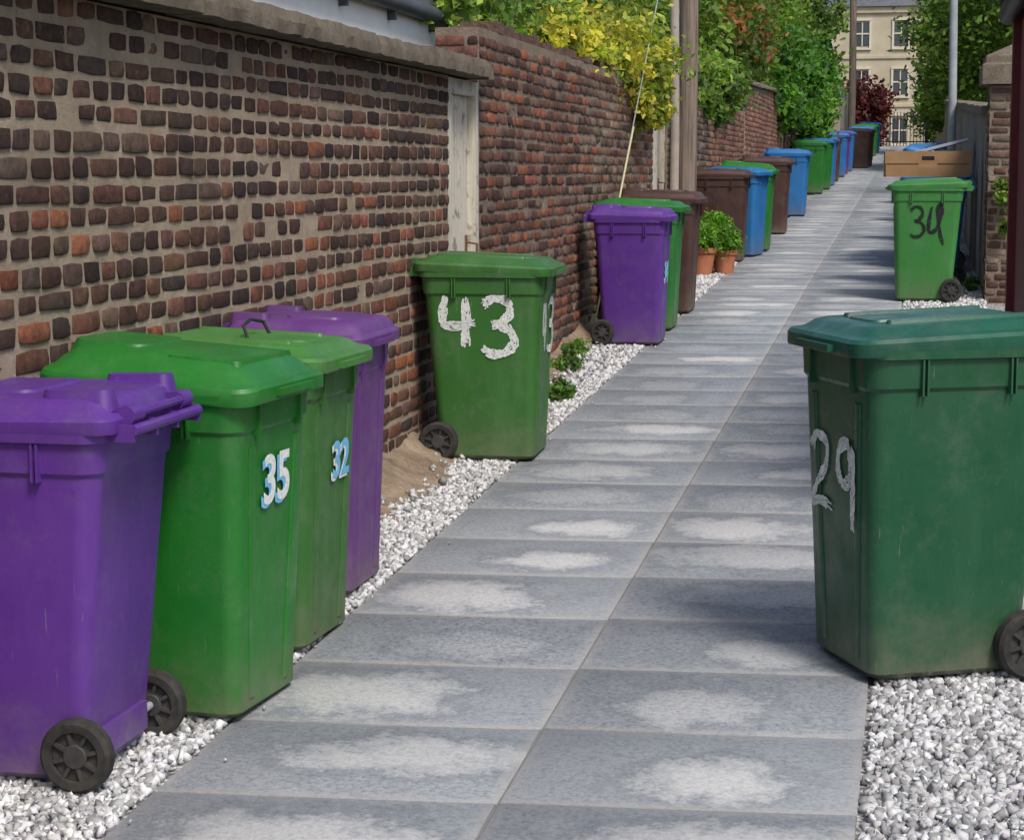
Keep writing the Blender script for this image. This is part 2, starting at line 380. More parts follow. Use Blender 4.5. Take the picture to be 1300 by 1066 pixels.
bricks((XW,10.8,0),(0,1,0),(1,0,0),7.4,lambda u:g(10.8+u),lambda u:2.665,pal2,BM2,'bricks',w2,mo=.016,z0=.2,hd=.35,jit=.006,hw=.11,ct=.009)
bricks((-2.76,10.8,0),(1,0,0),(0,-1,0),.26,lambda u:2.3,lambda u:2.665,lambda u,z:pal2(0,z),BM2,'end_bricks',w2,mo=.014,z0=.2)
mb=MB(); y=10.8
while y<18.1:
    l=R(.1,.23); 
    if random.random()<.75: mb.box(-2.74+R(0,.02),XW-R(-.01,.03),y,min(y+l,18.19),2.661,2.72+R(-.03,.015))
    y+=l+.012
mb.obj('top_course',[simple('dark_top_brick',(.07,.045,.035),(.2,.12,.09),9,.9,.9,.02)],w2)
w3=empty('brick_wall')
core('mortar_core',-2.75,XW,19.3,27.9,lambda y:2.72+.0*(y),MM2,w3)
bricks((XW,19.3,0),(0,1,0),(1,0,0),8.6,lambda u:g(19.3+u),lambda u:2.725,lambda u,z:pal4(u,z) if u<4 else pal3(u,z),BM2,'bricks',w3,z0=.5)
w4=empty('brick_wall')
core('mortar_core',-2.75,XW+.02,27.92,42,lambda y:3.1+.02*(y-28),MM2,w4)
bricks((XW+.02,27.92,0),(0,1,0),(1,0,0),14,lambda u:g(27.9+u),lambda u:3.1+.02*u,pal3,BM2,'bricks',w4,z0=.9)
rough_slab('coping',-2.8,-2.42,27.9,42,3.11,3.17,M_coping,w4,.3,.02)
w5=empty('rendered_wall')
core('render',-2.7,XW+.03,42.02,62,lambda y:4.0,M_beige,w5)
rough_slab('coping',-2.78,-2.4,42.02,62,4.01,4.1,M_sand,w5,.5)
w6=empty('stone_wall')
core('stonework',-2.7,XW+.03,62.02,78,lambda y:4.6,M_render,w6)
# right side
p1=empty('brick_pier')
core('mortar_core',.62,1.25,17.62,18.2,lambda y:2.6,MM2,p1)
bricks((.62,17.62,0),(1,0,0),(0,-1,0),.63,lambda u:g(17.6),lambda u:2.6,pal4,BM2,'front_bricks',p1,z0=.5,mo=.018)
bricks((.62,18.2,0),(0,-1,0),(-1,0,0),.58,lambda u:g(17.6),lambda u:2.6,pal4,BM2,'side_bricks',p1,z0=.5,mo=.018)
mb=MB(); mb.loft([rrect(.54,1.33,17.54,18.28,.01,2.61,1),rrect(.54,1.33,17.54,18.28,.01,2.78,1),rrect(.57,1.3,17.57,18.25,.01,2.80,1),rrect(.57,1.3,17.57,18.25,.01,2.86,1),rrect(.8,1.07,17.8,18.0,.01,2.97,1)])
mb.obj('stone_cap',[M_coping],p1,20)
w7=empty('rendered_wall')
core('render',.62,.86,18.22,46,lambda y:2.35+S*(y-18.2)*1.05,M_render,w7,6)
rough_slab('coping',.56,.92,18.3,46,2.36,2.44,M_coping,w7,.3,S*1.05)
w8=empty('rendered_wall')
core('render',.7,.95,46.02,77,lambda y:3.3+S*(y-46),M_beige,w8,5)
gr=empty('timber_garage')
mb=MB()
y=7.6
while y<12.1:
    mb.box(.60,.63+R(0,.002),y,y+.145,g(y)-.1,2.75); y+=.15
mb.box(.632,3.6,7.6,12.10,0,2.75); mb.box(.555,.80,12.12,12.26,.3,2.82)
mb.obj('maroon_boarding',[M_maroon],gr)
mb=MB(); mb.tube([(.53,7.5,2.84),(.53,12.4,2.80)],.06,12); mb.tube([(.53,12.3,2.80),(.50,12.3,2.98),(.50,12.3,3.3)],.045,10); mb.box(.5,3.7,7.5,12.35,2.86,2.92)
mb.obj('gutter_and_roof_edge',[M_iron],gr)
# shed behind left wall
sh=empty('garden_shed')
mb=MB(); mb.box(-6,-3.12,4.5,12.05,.1,2.62); mb.obj('walls',[M_fascia],sh)
mb=MB(); mb.add([(-2.98,4.3,2.90),(-2.98,12.25,2.90),(-4.5,12.25,3.5),(-4.5,4.3,3.5),(-2.98,4.3,2.84),(-2.98,12.25,2.84),(-4.5,12.25,3.44),(-4.5,4.3,3.44)],[(0,1,2,3),(7,6,5,4),(0,4,5,1),(1,5,6,2),(2,6,7,3),(3,7,4,0)])
mb.obj('roof',[M_slate],sh)
mb=MB(); mb.box(-3.08,-3.02,4.4,12.2,2.48,2.76); mb.obj('fascia_board',[M_fascia],sh)
mb=MB(); mb.tube([(-2.97,4.3,2.80),(-2.97,12.32,2.80)],.05,12); 
for k in range(8): mb.box(-3.018,-2.97,5+k*.95,5.03+k*.95,2.70,2.77)
mb.obj('gutter',[M_gut],sh)
def door(y0,y1,zt,x):
    d=empty('timber_door'); mb=MB(); z0=g(y0)+.02
    mb.box(x-.1,x+.03,y0+.005,y0+.075,z0-.1,zt); mb.box(x-.1,x+.03,y1-.075,y1-.005,z0-.1,zt); mb.box(x-.1,x+.028,y0+.078,y1-.078,zt-.08,zt)
    k=(y1-y0-.16)/5
    for i in range(5): mb.box(x-.05,x-.02+R(0,.006),y0+.08+k*i+.005,y0+.08+k*(i+1)-.005,z0+.03,zt-.085)
    mb.obj('frame_and_boards',[M_wpaint],d,20)
    mb=MB(); zz=z0+.95
    mb.tube([(x-.02,y1-.13,zz+.08),(x+.05,y1-.13,zz+.07),(x+.05,y1-.13,zz-.05),(x-.02,y1-.13,zz-.06)],.008,8); mb.box(x-.019,x-.012,y1-.15,y1-.11,zz-.1,zz+.12)
    mb.obj('latch',[simple('rusty_iron',(.12,.06,.03),(.22,.12,.07),12,.8,.3,.003)],d)
door(10.06,10.79,2.34,-2.53)
door(18.25,19.25,2.55,-2.55)
# ------------------------------------------------------------ wheelie bins
def fx(z): return .25+.04*(z-.03)/.95
def bx(z): return -(.235+.085*(z-.03)/.95)
def hy(z): return .22+.05*(z-.03)/.95
def bodymesh(mat):
    mb=MB(); secs=[]
    for z,o,r in ((.012,-.02,.04),(.03,0,.045),(.25,0,.05),(.5,0,.055),(.84,0,.06),(.852,.009,.065),(.93,.009,.065),(.934,.022,.07),(.957,.022,.07)):
        secs.append(rrect(bx(z)-o,fx(z)+o,-hy(z)-o,hy(z)+o,r,z))
    mb.loft(secs)
    for sy in (-1,1):
        for x in (-.16,-.145,.12,.135):
            if sy>0: mb.box(x,x+.006,.25,.287,.83,.932)
            else: mb.box(x,x+.006,-.287,-.25,.83,.932)
    for y in (-.15,.144): mb.box(fx(.85)-.01,fx(.85)+.022,y,y+.006,.83,.932)
    for sy in (-1,1):
        mb.loft([rrect(fx(.04)-.02,fx(.04)+.006,sy*.12-.018,sy*.12+.018,.005,.06,2),rrect(fx(.8)-.02,fx(.8)+.006,sy*.16-.018,sy*.16+.018,.005,.8,2)])
    mb.box(-.262,-.2,-.15,.15,.06,.14)
    mb.tube([(-.40,-.23,.965),(-.40,.23,.965)],.015,10)
    for y in (-.235,-.08,.065,.22): mb.box(-.405,-.30,y,y+.015,.935,.98)
    return mb.mesh('bin_body',[mat])
def lidmesh(mat,kind):
    mb=MB()
    zf=lambda x,y:-.035*x*(1 if kind!=1 else .6)
    if kind==2: zf=lambda x,y:-.06*x-.5*max(0,abs(y)-.10)**2
    L=[]
    x0,x1,h=-.365,.345,.29
    if kind==0: prof=((.950,.002,.07),(.957,0,.07),(.988,0,.07),(.999,.010,.065),(1.002,.03,.06),(1.008,.045,.06),(1.024,.065,.06),(1.030,.085,.05))
    elif kind==1: prof=((.950,.002,.05),(.957,0,.05),(.985,0,.05),(.995,.008,.045),(1.0,.02,.045),(1.026,.035,.05),(1.040,.055,.05),(1.046,.09,.05))
    else: prof=((.960,.002,.07),(.967,0,.07),(1.000,0,.07),(1.010,.008,.065),(1.014,.035,.06),(1.036,.055,.06),(1.056,.09,.05),(1.066,.13,.05),(1.070,.17,.05))
    for z,i,r in prof: L.append(rrect(x0+i,x1-i,-h+i,h-i,r,z,zf=zf))
    mb.loft(L)
    zt=prof[-1][0]
    if kind==0:
        for sy in (-1,1): mb.loft([rrect(-.27,.20,sy*.15-.02,sy*.15+.02,.015,zt-.012,3,zf),rrect(-.26,.19,sy*.15-.012,sy*.15+.012,.01,zt+.010,3,zf)])
        mb.loft([rrect(-.25,.22,-.10,.10,.03,zt-.01,3,zf),rrect(-.24,.21,-.09,.09,.03,zt+.006,3,zf)])
    elif kind==1:
        mb.loft([rrect(-.1,.2,-.17,.17,.05,zt-.01,4,zf),rrect(-.09,.19,-.16,.16,.05,zt+.008,4,zf)])
        for sy in (-1,1): mb.loft([rrect(-.345,-.14,sy*.2-.045,sy*.2+.045,.03,zt-.04,4,zf),rrect(-.335,-.15,sy*.2-.03,sy*.2+.03,.025,zt+.016,4,zf)])
    else:
        mb.loft([rrect(.02,.27,-.2,.2,.02,zt-.045,3,zf),rrect(.03,.26,-.19,.19,.02,zt-.006,3,zf)])
        mb.loft([rrect(-.33,-.05,-.16,.16,.05,zt-.04,5,zf),rrect(-.31,-.07,-.14,.14,.05,zt+.006,5,zf)])
    for sy in (-1,1):
        mb.tube([(-.372,sy*.17-.035,1.0),(-.372,sy*.17+.035,1.0)],.026,12)
        mb.box(-.372,-.30,sy*.17-.03,sy*.17+.03,.985,1.022)
    mb.tube([(-.385,-.15,1.004),(-.385,.15,1.004)],.012,8)
    mb.box(x1-.02,x1+.02,-.12,.12,.945,.965)
    return mb.mesh('bin_lid',[mat])
def wheelmesh():
    mb=MB(); n=28
    def ring(r,y): return [(r*math.cos(2*math.pi*i/n),y,r*math.sin(2*math.pi*i/n)) for i in range(n)]
    mb.loft([ring(.066,-.012),ring(.068,-.024),(ring(.09,-.025)),ring(.1,-.015),ring(.1,.015),ring(.09,.025),ring(.068,.024),ring(.066,.012)],0,False,False)
    mb.loft([ring(.067,-.008),ring(.067,.008)],1)
    mb.loft([ring(.03,-.022),ring(.034,-.018),ring(.034,.018),ring(.03,.022)],1)
    for k in range(8):
        M=Matrix.Rotation(k*math.pi/4,4,'Y'); mb.box(.028,.068,-.019,.019,-.005,.005,1,M)
    return mb.mesh('bin_wheel',[M_tyre,M_hub],40)
WM=wheelmesh(); cache={}
mb=MB(); mb.tube([(0,-.26,0),(0,.26,0)],.012,10); AX=mb.mesh('bin_axle',[M_galv])
def wbin(x,y,rot,c,lid=None,kind=0,sc=(1,1,1),lift=0,dz=0,tilt=0):
    lid=lid or c
    if c not in cache: cache[c]=bodymesh(PL[c])
    if (lid,kind) not in cache: cache[(lid,kind)]=lidmesh(PL[lid],kind)
    e=empty('wheelie_bin',(x,y,g(y)+.016+dz),math.radians(rot)); e.scale=sc
    e.rotation_euler[1]=math.radians(tilt)
    for nm,me,loc in (('body',cache[c],(0,0,0)),('lid',cache[(lid,kind)],(0,0,0)),('wheel_1',WM,(-.235,-.252,.1)),('wheel_2',WM,(-.235,.252,.1)),('axle',AX,(-.235,0,.1))):
        o=bpy.data.objects.new(nm,me); o.location=loc; o.parent=e; col.objects.link(o)
        if nm.startswith('wheel'): o.rotation_euler[1]=R(0,1)
        if nm=='lid' and lift: 
            o.rotation_euler=(0,-lift,0); o.location=Vector((-.37,0,1.0))-Matrix.Rotation(-lift,3,'Y')@Vector((-.37,0,1.0))
    return e
def P_face(face,u,z,off):
    if face=='front': return (fx(z)+off+(.006 if .10<abs(u)<.18 else 0),u,z)
    if face=='-y': return (u,-hy(z)-off,z)
    if face=='+y': return (-u,hy(z)+off,z)
def paint(e,face,strokes,w,mat,name='painted_number',bristles=11,gap=.07):
    V=[];F=[]
    for st in strokes:
        pts=[]; n=len(st)
        for i in range(n-1):
            p0=np.array(st[max(i-1,0)]);p1=np.array(st[i]);p2=np.array(st[i+1]);p3=np.array(st[min(i+2,n-1)])
            for k in range(8):
                t=k/8; pts.append(.5*((2*p1)+(-p0+p2)*t+(2*p0-5*p1+4*p2-p3)*t*t+(-p0+3*p1-3*p2+p3)*t**3))
        pts.append(np.array(st[-1],float)); m=len(pts)
        ph=R(0,6)
        for b in range(bristles):
            oc=(b+.5)/bristles-.5; bw=w/bristles*R(.5,.95)
            s0=random.choice((0,0,1,2,3)); s1=m-random.choice((0,0,1,3,5))
            prev=None
            for i in range(s0,s1):
                d=pts[min(i+1,m-1)]-pts[max(i-1,0)]; d=d/(np.linalg.norm(d)+1e-9); nn=np.array((-d[1],d[0]))
                ws=w*(1+.18*math.sin(i*.5+ph))
                c=pts[i]+nn*(oc*ws+R(-.0025,.0025)); ww=bw*R(.5,1.5)
                a=c+nn*ww; bb=c-nn*ww
                k=len(V); off=.003+b*.00025
                V.append(P_face(face,a[0],a[1],off)); V.append(P_face(face,bb[0],bb[1],off))
                if prev is not None and random.random()>gap: F.append((prev,prev+1,k+1,k))
                prev=k
    o=quadmesh(name,V,F,mat); o.parent=e; return o
def sticker(e,face,txt,size,u,z,dark=False):
    for k,(mt,du,dz,of) in enumerate(((M_bluep,-.010,-.006,.003),(M_white,.004,.003,.0045))):
        cu=bpy.data.curves.new('stencil_number','FONT'); cu.body=txt; cu.size=size; cu.offset=.004; cu.align_x='CENTER'; cu.extrude=.0004
        cu.materials.append(mt if not dark else (M_white,M_bluep)[k])
        o=bpy.data.objects.new('stencil_number',cu); col.objects.link(o); o.parent=e
        o.location=P_face(face,u+du,z+dz,of)
        o.rotation_euler={'front':(math.radians(92.4),0,math.radians(90)),'-y':(math.radians(93),0,0),'+y':(math.radians(93),0,math.pi)}[face]
        if face=='front': o.location.x+=.006
def fit(st,u0,u1,z0,z1): return [[(u0+(u1-u0)*a,z0+(z1-z0)*b) for a,b in s] for s in st]
G4=[[(.12,1),(.02,.75),(.04,.45),(.5,.42),(1.05,.47)],[(.72,.98),(.76,.6),(.72,.3),(.74,0)]]
G4b=[[(.2,.9),(.05,.5),(.1,.3),(.5,.38),(.8,.75),(.7,.95),(.55,.8),(.7,.3),(.9,.0)]]
G3=[[(.02,.86),(.35,1),(.75,.95),(.85,.75),(.6,.57),(.3,.52)],[(.35,.54),(.8,.45),(.98,.22),(.7,.03),(.3,.0),(.0,.1)]]
G2=[[(.05,.8),(.3,1),(.75,.9),(.7,.6),(.3,.3),(.02,.02),(.45,.06),(.98,.0)]]
G9=[[(.85,.75),(.6,.98),(.2,.9),(.1,.65),(.35,.5),(.75,.6),(.88,.9),(.9,.6),(.85,.3),(.8,0)]]
# near left group
b=wbin(-2.37,4.76,180,'purple',kind=1)
b=wbin(-2.14,5.34,-5,'green',kind=2,sc=(1,1,1.02)); sticker(b,'front','35',.20,.0,.62)
b=wbin(-2.18,6.04,-2,'green43','faded',kind=0); sticker(b,'front','32',.17,.06,.56,True)
mb=MB(); mb.tube([(.02,-.10,1.03),(.0,-.09,1.075),(-.01,0,1.09),(.0,.09,1.075),(.02,.10,1.03)],.006,8); mb.obj('lid_wire_loop',[M_iron],b)
b=wbin(-2.19,6.74,0,'dpurple',kind=1,sc=(.76,.93,.98))
b=wbin(-2.12,9.47,2,'green43',kind=0)
paint(b,'-y',fit(G4,-.21,-.05,.58,.84),.042,M_white); paint(b,'-y',fit(G3,-.01,.16,.55,.83),.042,M_white)
paint(b,'front',fit(G4,-.16,-.02,.55,.80),.035,M_white); paint(b,'front',fit(G3,.02,.16,.55,.80),.035,M_white)
b=wbin(-2.07,14.12,0,'purple',kind=1,sc=(.86,.95,.98)); sticker(b,'front','34',.22,.0,.48,True)
b=wbin(-2.13,15.05,0,'green',kind=0)
wbin(-2.13,16.3,0,'brown',kind=1)
wbin(-2.17,21.6,0,'brown',kind=1)
wbin(-2.05,22.4,-12,'blue',kind=0)
wbin(-2.0,23.2,0,'green',kind=2)
wbin(-2.0,26.2,0,'brown',kind=1)
wbin(-1.98,30.3,0,'blue',kind=1)
wbin(-2.06,37.6,0,'green',kind=0)
wbin(-2.0,39.4,0,'green','blue',kind=0)
for x,y,c in ((-2.0,41.2,'blue'),(-2.0,43.5,'brown'),(-1.95,46,'blue'),(-1.95,47.5,'purple'),(-1.9,49.5,'blue'),(-1.55,52,'brown'),(-1.5,53.2,'brown'),(-1.6,56,'blue'),(-1.6,59,'green'),(-1.6,63,'green'),(-1.6,67,'blue')):
    wbin(x,y,R(-6,6),c,kind=random.choice((0,1)))
# right side
b=wbin(.03,6.14,206,'dgreen','teal',kind=0,sc=(1.05,1.06,1.09))
paint(b,'front',fit(G2,-.17,-.03,.47,.68),.028,M_white); paint(b,'front',fit(G9,.0,.15,.43,.68),.034,M_white)
b=wbin(.08,17.6,180,'lgreen',kind=0,sc=(1,1,1.06))
paint(b,'+y',fit(G3,-.14,-.01,.55,.80),.028,M_black); paint(b,'+y',fit(G4b,.02,.17,.48,.84),.03,M_black)
wbin(.14,19.1,182,'blue',kind=0)
wbin(.18,20.9,178,'blue',kind=1)
wbin(.16,22.6,180,'brown','blue',kind=1)
wbin(.15,25.0,180,'blue',kind=1,lift=.3)
wbin(.15,29.0,180,'green',kind=1)
wbin(.15,34.0,180,'blue',kind=1)
cb=empty('cardboard_box',(.08,19.15,g(19.15)+1.07),math.radians(4))
mb=MB(); t=.008
mb.box(-.40,.40,-.22,-.22+t,0,.09);mb.box(-.40,-.09,-.22,-.22+t,.09,.16);mb.box(.09,.40,-.22,-.22+t,.09,.16);mb.box(-.40,.40,-.22,-.22+t,.16,.24)
mb.box(-.40,.40,.22-t,.22,0,.24); mb.box(-.40,-.40+t,-.21,.21,0,.24); mb.box(.40-t,.40,-.21,.21,0,.24); mb.box(-.39,.39,-.21,.21,.001,.008)
mb.box(-.41,.41,-.228,-.2205,.13,.25);mb.box(-.06,.06,-.2285,-.226,.16,.2,1)
mb.obj('box_panels',[M_card,M_black],cb)
db=empty('discarded_boards',(.12,21.6,g(21.6)+1.10))
mb=MB(); M=Matrix.Rotation(.12,4,'Y'); mb.box(-.38,.42,-.6,.5,.02,.05,0,M); M2=Matrix.Rotation(-.25,4,'Y')@Matrix.Translation((.05,.3,.16)); mb.box(-.45,.42,-.5,.5,.0,.03,0,M2)
mb.box(-.3,.3,-.3,.4,.0,.02); mb.box(-.36,-.3,-.5,.4,.07,.16)
mb.obj('boards',[M_board],db)
# ------------------------------------------------------------ poles
def pole(name,x,y,h,r0,r1,mat,extra=None):
    e=empty(name); mb=MB(); z=g(y)-.3; mb.tube([(x,y,z),(x+.01,y,z+h*.3),(x-.015,y,z+h*.6),(x,y,z+h)],[r0,r0*.95,(r0+r1)/2,r1],20); o=mb.obj('shaft',[mat],e,60)
    if extra: extra(e,z+h)
    return e
def ins(e,zt):
    mb=MB(); mb.box(-2.9,-1.6,19.25,19.35,zt-.5,zt-.4); 
    for x in (-2.8,-2.5,-2.0,-1.7): mb.tube([(x,19.3,zt-.4),(x,19.3,zt-.28)],.03,8)
    mb.obj('crossarm',[M_wood],e)
pole('utility_pole',-2.30,19.3,9,.10,.08,M_wood,ins)
pole('service_pipe',-2.38,18.9,6.0,.045,.045,simple('weathered_pipe',(.3,.25,.21),(.4,.35,.3),5,.7,.2,.005))
pole('utility_pole',-2.25,66,9.5,.13,.10,M_wood)
def lamp(e,zt):
    mb=MB(); mb.tube([(.48,29.6,zt-.05),(.3,29.6,zt+.3),(-.3,29.6,zt+.42)],.035,8); mb.loft([rrect(-.7,-.25,29.5,29.7,.05,zt+.36,3),rrect(-.72,-.22,29.48,29.72,.06,zt+.42,3),rrect(-.6,-.3,29.53,29.67,.05,zt+.5,3)]); mb.obj('lamp_head',[M_galv],e)
    mb=MB(); mb.tube([(.48,29.6,1.0),(.48,29.6,2.1)],.095,16); mb.obj('base_sleeve',[M_galv],e)
pole('street_lamp',.48,29.6,7,.065,.05,M_galv,lamp)
e=empty('stay_wire'); mb=MB(); mb.tube([(-2.42,14.2,.5),(-2.27,19.25,5.3)],.005,6); mb.obj('wire',[M_galv],e)
mb=MB(); mb.tube([(-2.42,14.2,.5),(-2.36,16.0,2.21)],.007,6); mb.obj('wire_guard',[M_yel],e)
# ------------------------------------------------------------ foliage
def leafmat(name,tr=.35):
    m=bpy.data.materials.new(name); m.use_nodes=True; nt=m.node_tree; nt.nodes.clear()
    a=nd(nt,'ShaderNodeAttribute',attribute_name='Col').outputs['Color']
    d=nd(nt,'ShaderNodeBsdfPrincipled',{'Base Color':a,'Roughness':.55,'Specular IOR Level':.3})
    t=nd(nt,'ShaderNodeBsdfTranslucent',{'Color':mix(nt,1.0,a,(1.7,1.8,.7),'MULTIPLY')})
    mx=nd(nt,'ShaderNodeMixShader',{0:tr,1:d.outputs[0],2:t.outputs[0]})
    o=nd(nt,'ShaderNodeOutputMaterial',{'Surface':mx.outputs[0]}); return m
LM=leafmat('leaves')
def leaves(name,blobs,size,cols,parent=None,per=90,spread=.28,zmin=None):
    PC=[];CC=[];SP=[]
    for (cx,cy,cz,rx,ry,rz,n) in blobs:
        d=rng.normal(size=(n,3)); d/=np.linalg.norm(d,axis=1)[:,None]
        rad=rng.uniform(.45,1.08,n)**.6
        lump=1+.22*np.sin(d[:,0]*4+cx)*np.cos(d[:,2]*5+cy)
        c=np.array((cx,cy,cz))+d*np.array((rx,ry,rz))*(rad*lump)[:,None]
        k=rng.choice(len(cols),n,p=[q[1] for q in cols]); cc=np.array([cols[i][0] for i in k])*rng.uniform(.55,1.4,n)[:,None]
        PC.append(c);CC.append(cc);SP.append(np.full(n,spread*min(rx,ry,rz)))
    PC=np.concatenate(PC);CC=np.concatenate(CC);SP=np.concatenate(SP)*rng.uniform(.6,1.3,len(PC))
    n=len(PC)*per
    c=np.repeat(PC,per,0)+rng.normal(size=(n,3))*np.repeat(SP,per)[:,None]*.6
    cl=np.repeat(CC,per,0)*rng.uniform(.7,1.35,n)[:,None]*(1+rng.uniform(-.12,.12,(n,3)))
    nrm=rng.normal(size=(n,3))+np.array((.25,-.3,.7)); nrm/=np.linalg.norm(nrm,axis=1)[:,None]
    t=np.cross(nrm,rng.normal(size=(n,3))); t/=np.linalg.norm(t,axis=1)[:,None]; b=np.cross(nrm,t)
    s=(size*rng.uniform(.6,1.3,n))[:,None]
    V=np.stack([c-t*s*.6,c-b*s*.32+nrm*s*.06,c+t*s*.6,c+b*s*.32+nrm*s*.06],1)
    F=np.arange(4*n).reshape(-1,4)
    o=quadmesh(name,V.reshape(-1,3),F,LM,np.repeat(np.clip(cl,.004,.9),4,0))
    if parent: o.parent=parent
    return o
M_bark=simple('bark',(.06,.045,.035),(.14,.11,.085),9,.95,.8,.02)
def tree(name,x,y,cz,blobs,size,cols,per=80,tr=.14,spread=.28):
    e=empty(name); mb=MB(); z0=g(y)-.2
    top=(x+R(-.2,.2),y,cz)
    mb.tube([(x,y,z0),(x+R(-.1,.1),y,z0+(cz-z0)*.5),top],[tr,tr*.7,tr*.35],10)
    for bl in blobs:
        for _ in range(4):
            a=R(.4,.8); s=(x,y,z0+(cz-z0)*a)
            en=(bl[0]+R(-.6,.6)*bl[3],bl[1]+R(-.6,.6)*bl[4],bl[2]+R(-.2,.7)*bl[5])
            mid=tuple((s[i]+en[i])/2+R(-.15,.15) for i in range(3))
            mb.tube([s,mid,en],[tr*.4,tr*.25,tr*.08],6)
    mb.obj('trunk_and_limbs',[M_bark],e); leaves('crown',blobs,size,cols,e,per,spread)
gr1=[((.09,.17,.025),.45),((.15,.24,.04),.3),((.05,.09,.02),.25)]
gr2=[((.13,.22,.035),.5),((.2,.28,.05),.3),((.06,.11,.025),.2)]
redm=[((.09,.16,.03),.5),((.28,.13,.05),.22),((.15,.22,.045),.28)]
yel=[((.42,.39,.05),.42),((.30,.33,.05),.33),((.14,.21,.03),.25)]
ivy=[((.06,.17,.02),.5),((.11,.25,.03),.35),((.02,.06,.01),.15)]
mar=[((.14,.03,.03),.6),((.08,.02,.02),.4)]
tree('garden_tree',-6.3,22,4.6,[(-6.0,22,4.8,1.9,1.6,1.5,110),(-4.6,23,3.9,1.4,1.6,1.0,90),(-4.4,20.5,3.2,.9,1.6,.6,50)],.10,gr2)
tree('garden_tree',-5.2,29,5,[(-4.9,29,5.0,1.9,2,1.6,110),(-3.8,27.5,3.9,.9,2,.9,60)],.11,gr2)
tree('garden_tree',-4.4,35,5,[(-4.0,35,4.9,1.6,2,1.7,120),(-3.3,33,3.8,.8,2,.8,60)],.12,redm)
tree('garden_tree',-5.5,47,7,[(-5.0,47,7.2,2.4,2.4,2.2,110),(-3.9,45,4.9,1.2,2.4,1.2,60)],.15,gr2)
tree('garden_tree',-4.6,58,8,[(-4.4,58,8,1.9,2.6,2.6,110),(-3.7,56,5.4,1.2,2.5,1.2,60)],.18,gr1)
tree('garden_tree',-9,30,5.5,[(-8.6,30,5.8,2.4,2.4,2.4,110)],.13,gr2)
tree('garden_tree',2.6,50,6.5,[(2.2,50,5.7,2.1,2.4,2.3,130),(3.6,48,7.2,2.2,2.2,1.8,80),(1.2,52,5.0,1.4,2,1.5,90)],.15,gr2)
tree('garden_tree',3.4,64,9,[(2.9,64,8.5,2.6,2.6,3.2,120)],.2,gr1)
tree('garden_tree',2.8,36,5,[(3.2,36,5.6,1.7,2,1.6,80)],.12,gr2)
tree('garden_tree',-4.9,84,8,[(-4.7,84,8.5,1.3,2,3.6,90)],.24,gr2,per=60)
tree('garden_tree',1.9,88,8,[(1.7,88,7.0,1.7,2,4.0,110)],.24,gr1,per=60)
bl=[]
for k in range(24):
    x=-34+k*1.25
    bl.append((x,72+R(-2,5),6+R(-1,2.5),2.4,2,3.4+R(-.6,.8),30))
for k in range(10): bl.append((3.6+k*2.4,80+R(-2,6),7.5+R(-1,2),2.4,2,4,30))
leaves('distant_trees',bl,.30,gr1,per=60)
e=empty('golden_shrub'); leaves('foliage',[(-2.75,15.0,2.82,.30,.8,.22,40),(-2.72,16.3,2.88,.44,1.0,.32,66),(-2.66,17.7,2.78,.42,.9,.34,60),(-2.38,17.3,2.50,.13,.8,.28,40)],.06,yel,e,60,.45)
mb=MB()
for k in range(9): mb.tube([(-2.95,15+k*.3,1.0),(-2.9,14.8+k*.33,2.2),(-2.6,14.7+k*.36,2.95)],[.02,.015,.006],6)
mb.obj('stems',[M_bark],e)
e=empty('climbing_plant'); leaves('foliage',[(-3.35,13.2,2.95,.45,1.5,.42,60),(-3.0,11.9,2.85,.25,.5,.25,18)],.07,gr2,e,60,.45)
mb=MB()
for k in range(6): mb.tube([(-3.2,12+k*.5,.4),(-3.25,12.1+k*.5,1.8),(-3.3,12.2+k*.45,2.95)],[.025,.018,.008],6)
mb.obj('stems',[M_bark],e)
e=empty('climbing_plant'); leaves('foliage',[(-2.72,21.5,2.9,.38,1.8,.30,70),(-2.66,25,2.9,.36,2.0,.30,70),(-2.45,23.5,2.65,.12,1.4,.2,24)],.08,gr2,e,60,.45)
mb=MB()
for k in range(8): mb.tube([(-2.85,20+k*.8,.8),(-2.84,20+k*.8,2.0),(-2.75,20.1+k*.8,2.9)],[.025,.018,.008],6)
mb.obj('stems',[M_bark],e)
e=empty('ivy'); leaves('foliage',[(-2.5,34.6,3.2,.3,1.0,.5,40),(-2.45,37,3.5,.45,2,.85,100),(-2.42,40.5,3.4,.5,2.4,1.15,130),(-2.4,43.5,3.7,.5,2,.9,70)],.12,ivy,e,60,.5)
mb=MB(); 
for k in range(10): mb.tube([(-2.45,35+k*.9,g(35+k)),(-2.44,35.2+k*.9,3.4)],[.03,.012],6)
mb.obj('stems',[M_bark],e)
e=empty('maroon_shrub'); leaves('foliage',[(-2.0,72,4.0,.85,1,1.1,60)],.17,mar,e,60,.4)
mb=MB(); mb.tube([(-2.0,72,g(72)),(-2.0,72,4.4)],[.06,.03],8); mb.obj('stem',[M_bark],e)
e=empty('hedge'); leaves('foliage',[(.55,60,3.9,.4,6,.6,110),(2.0,79,3.9,2.2,.5,1.0,110)],.17,gr1,e,50,.5); 
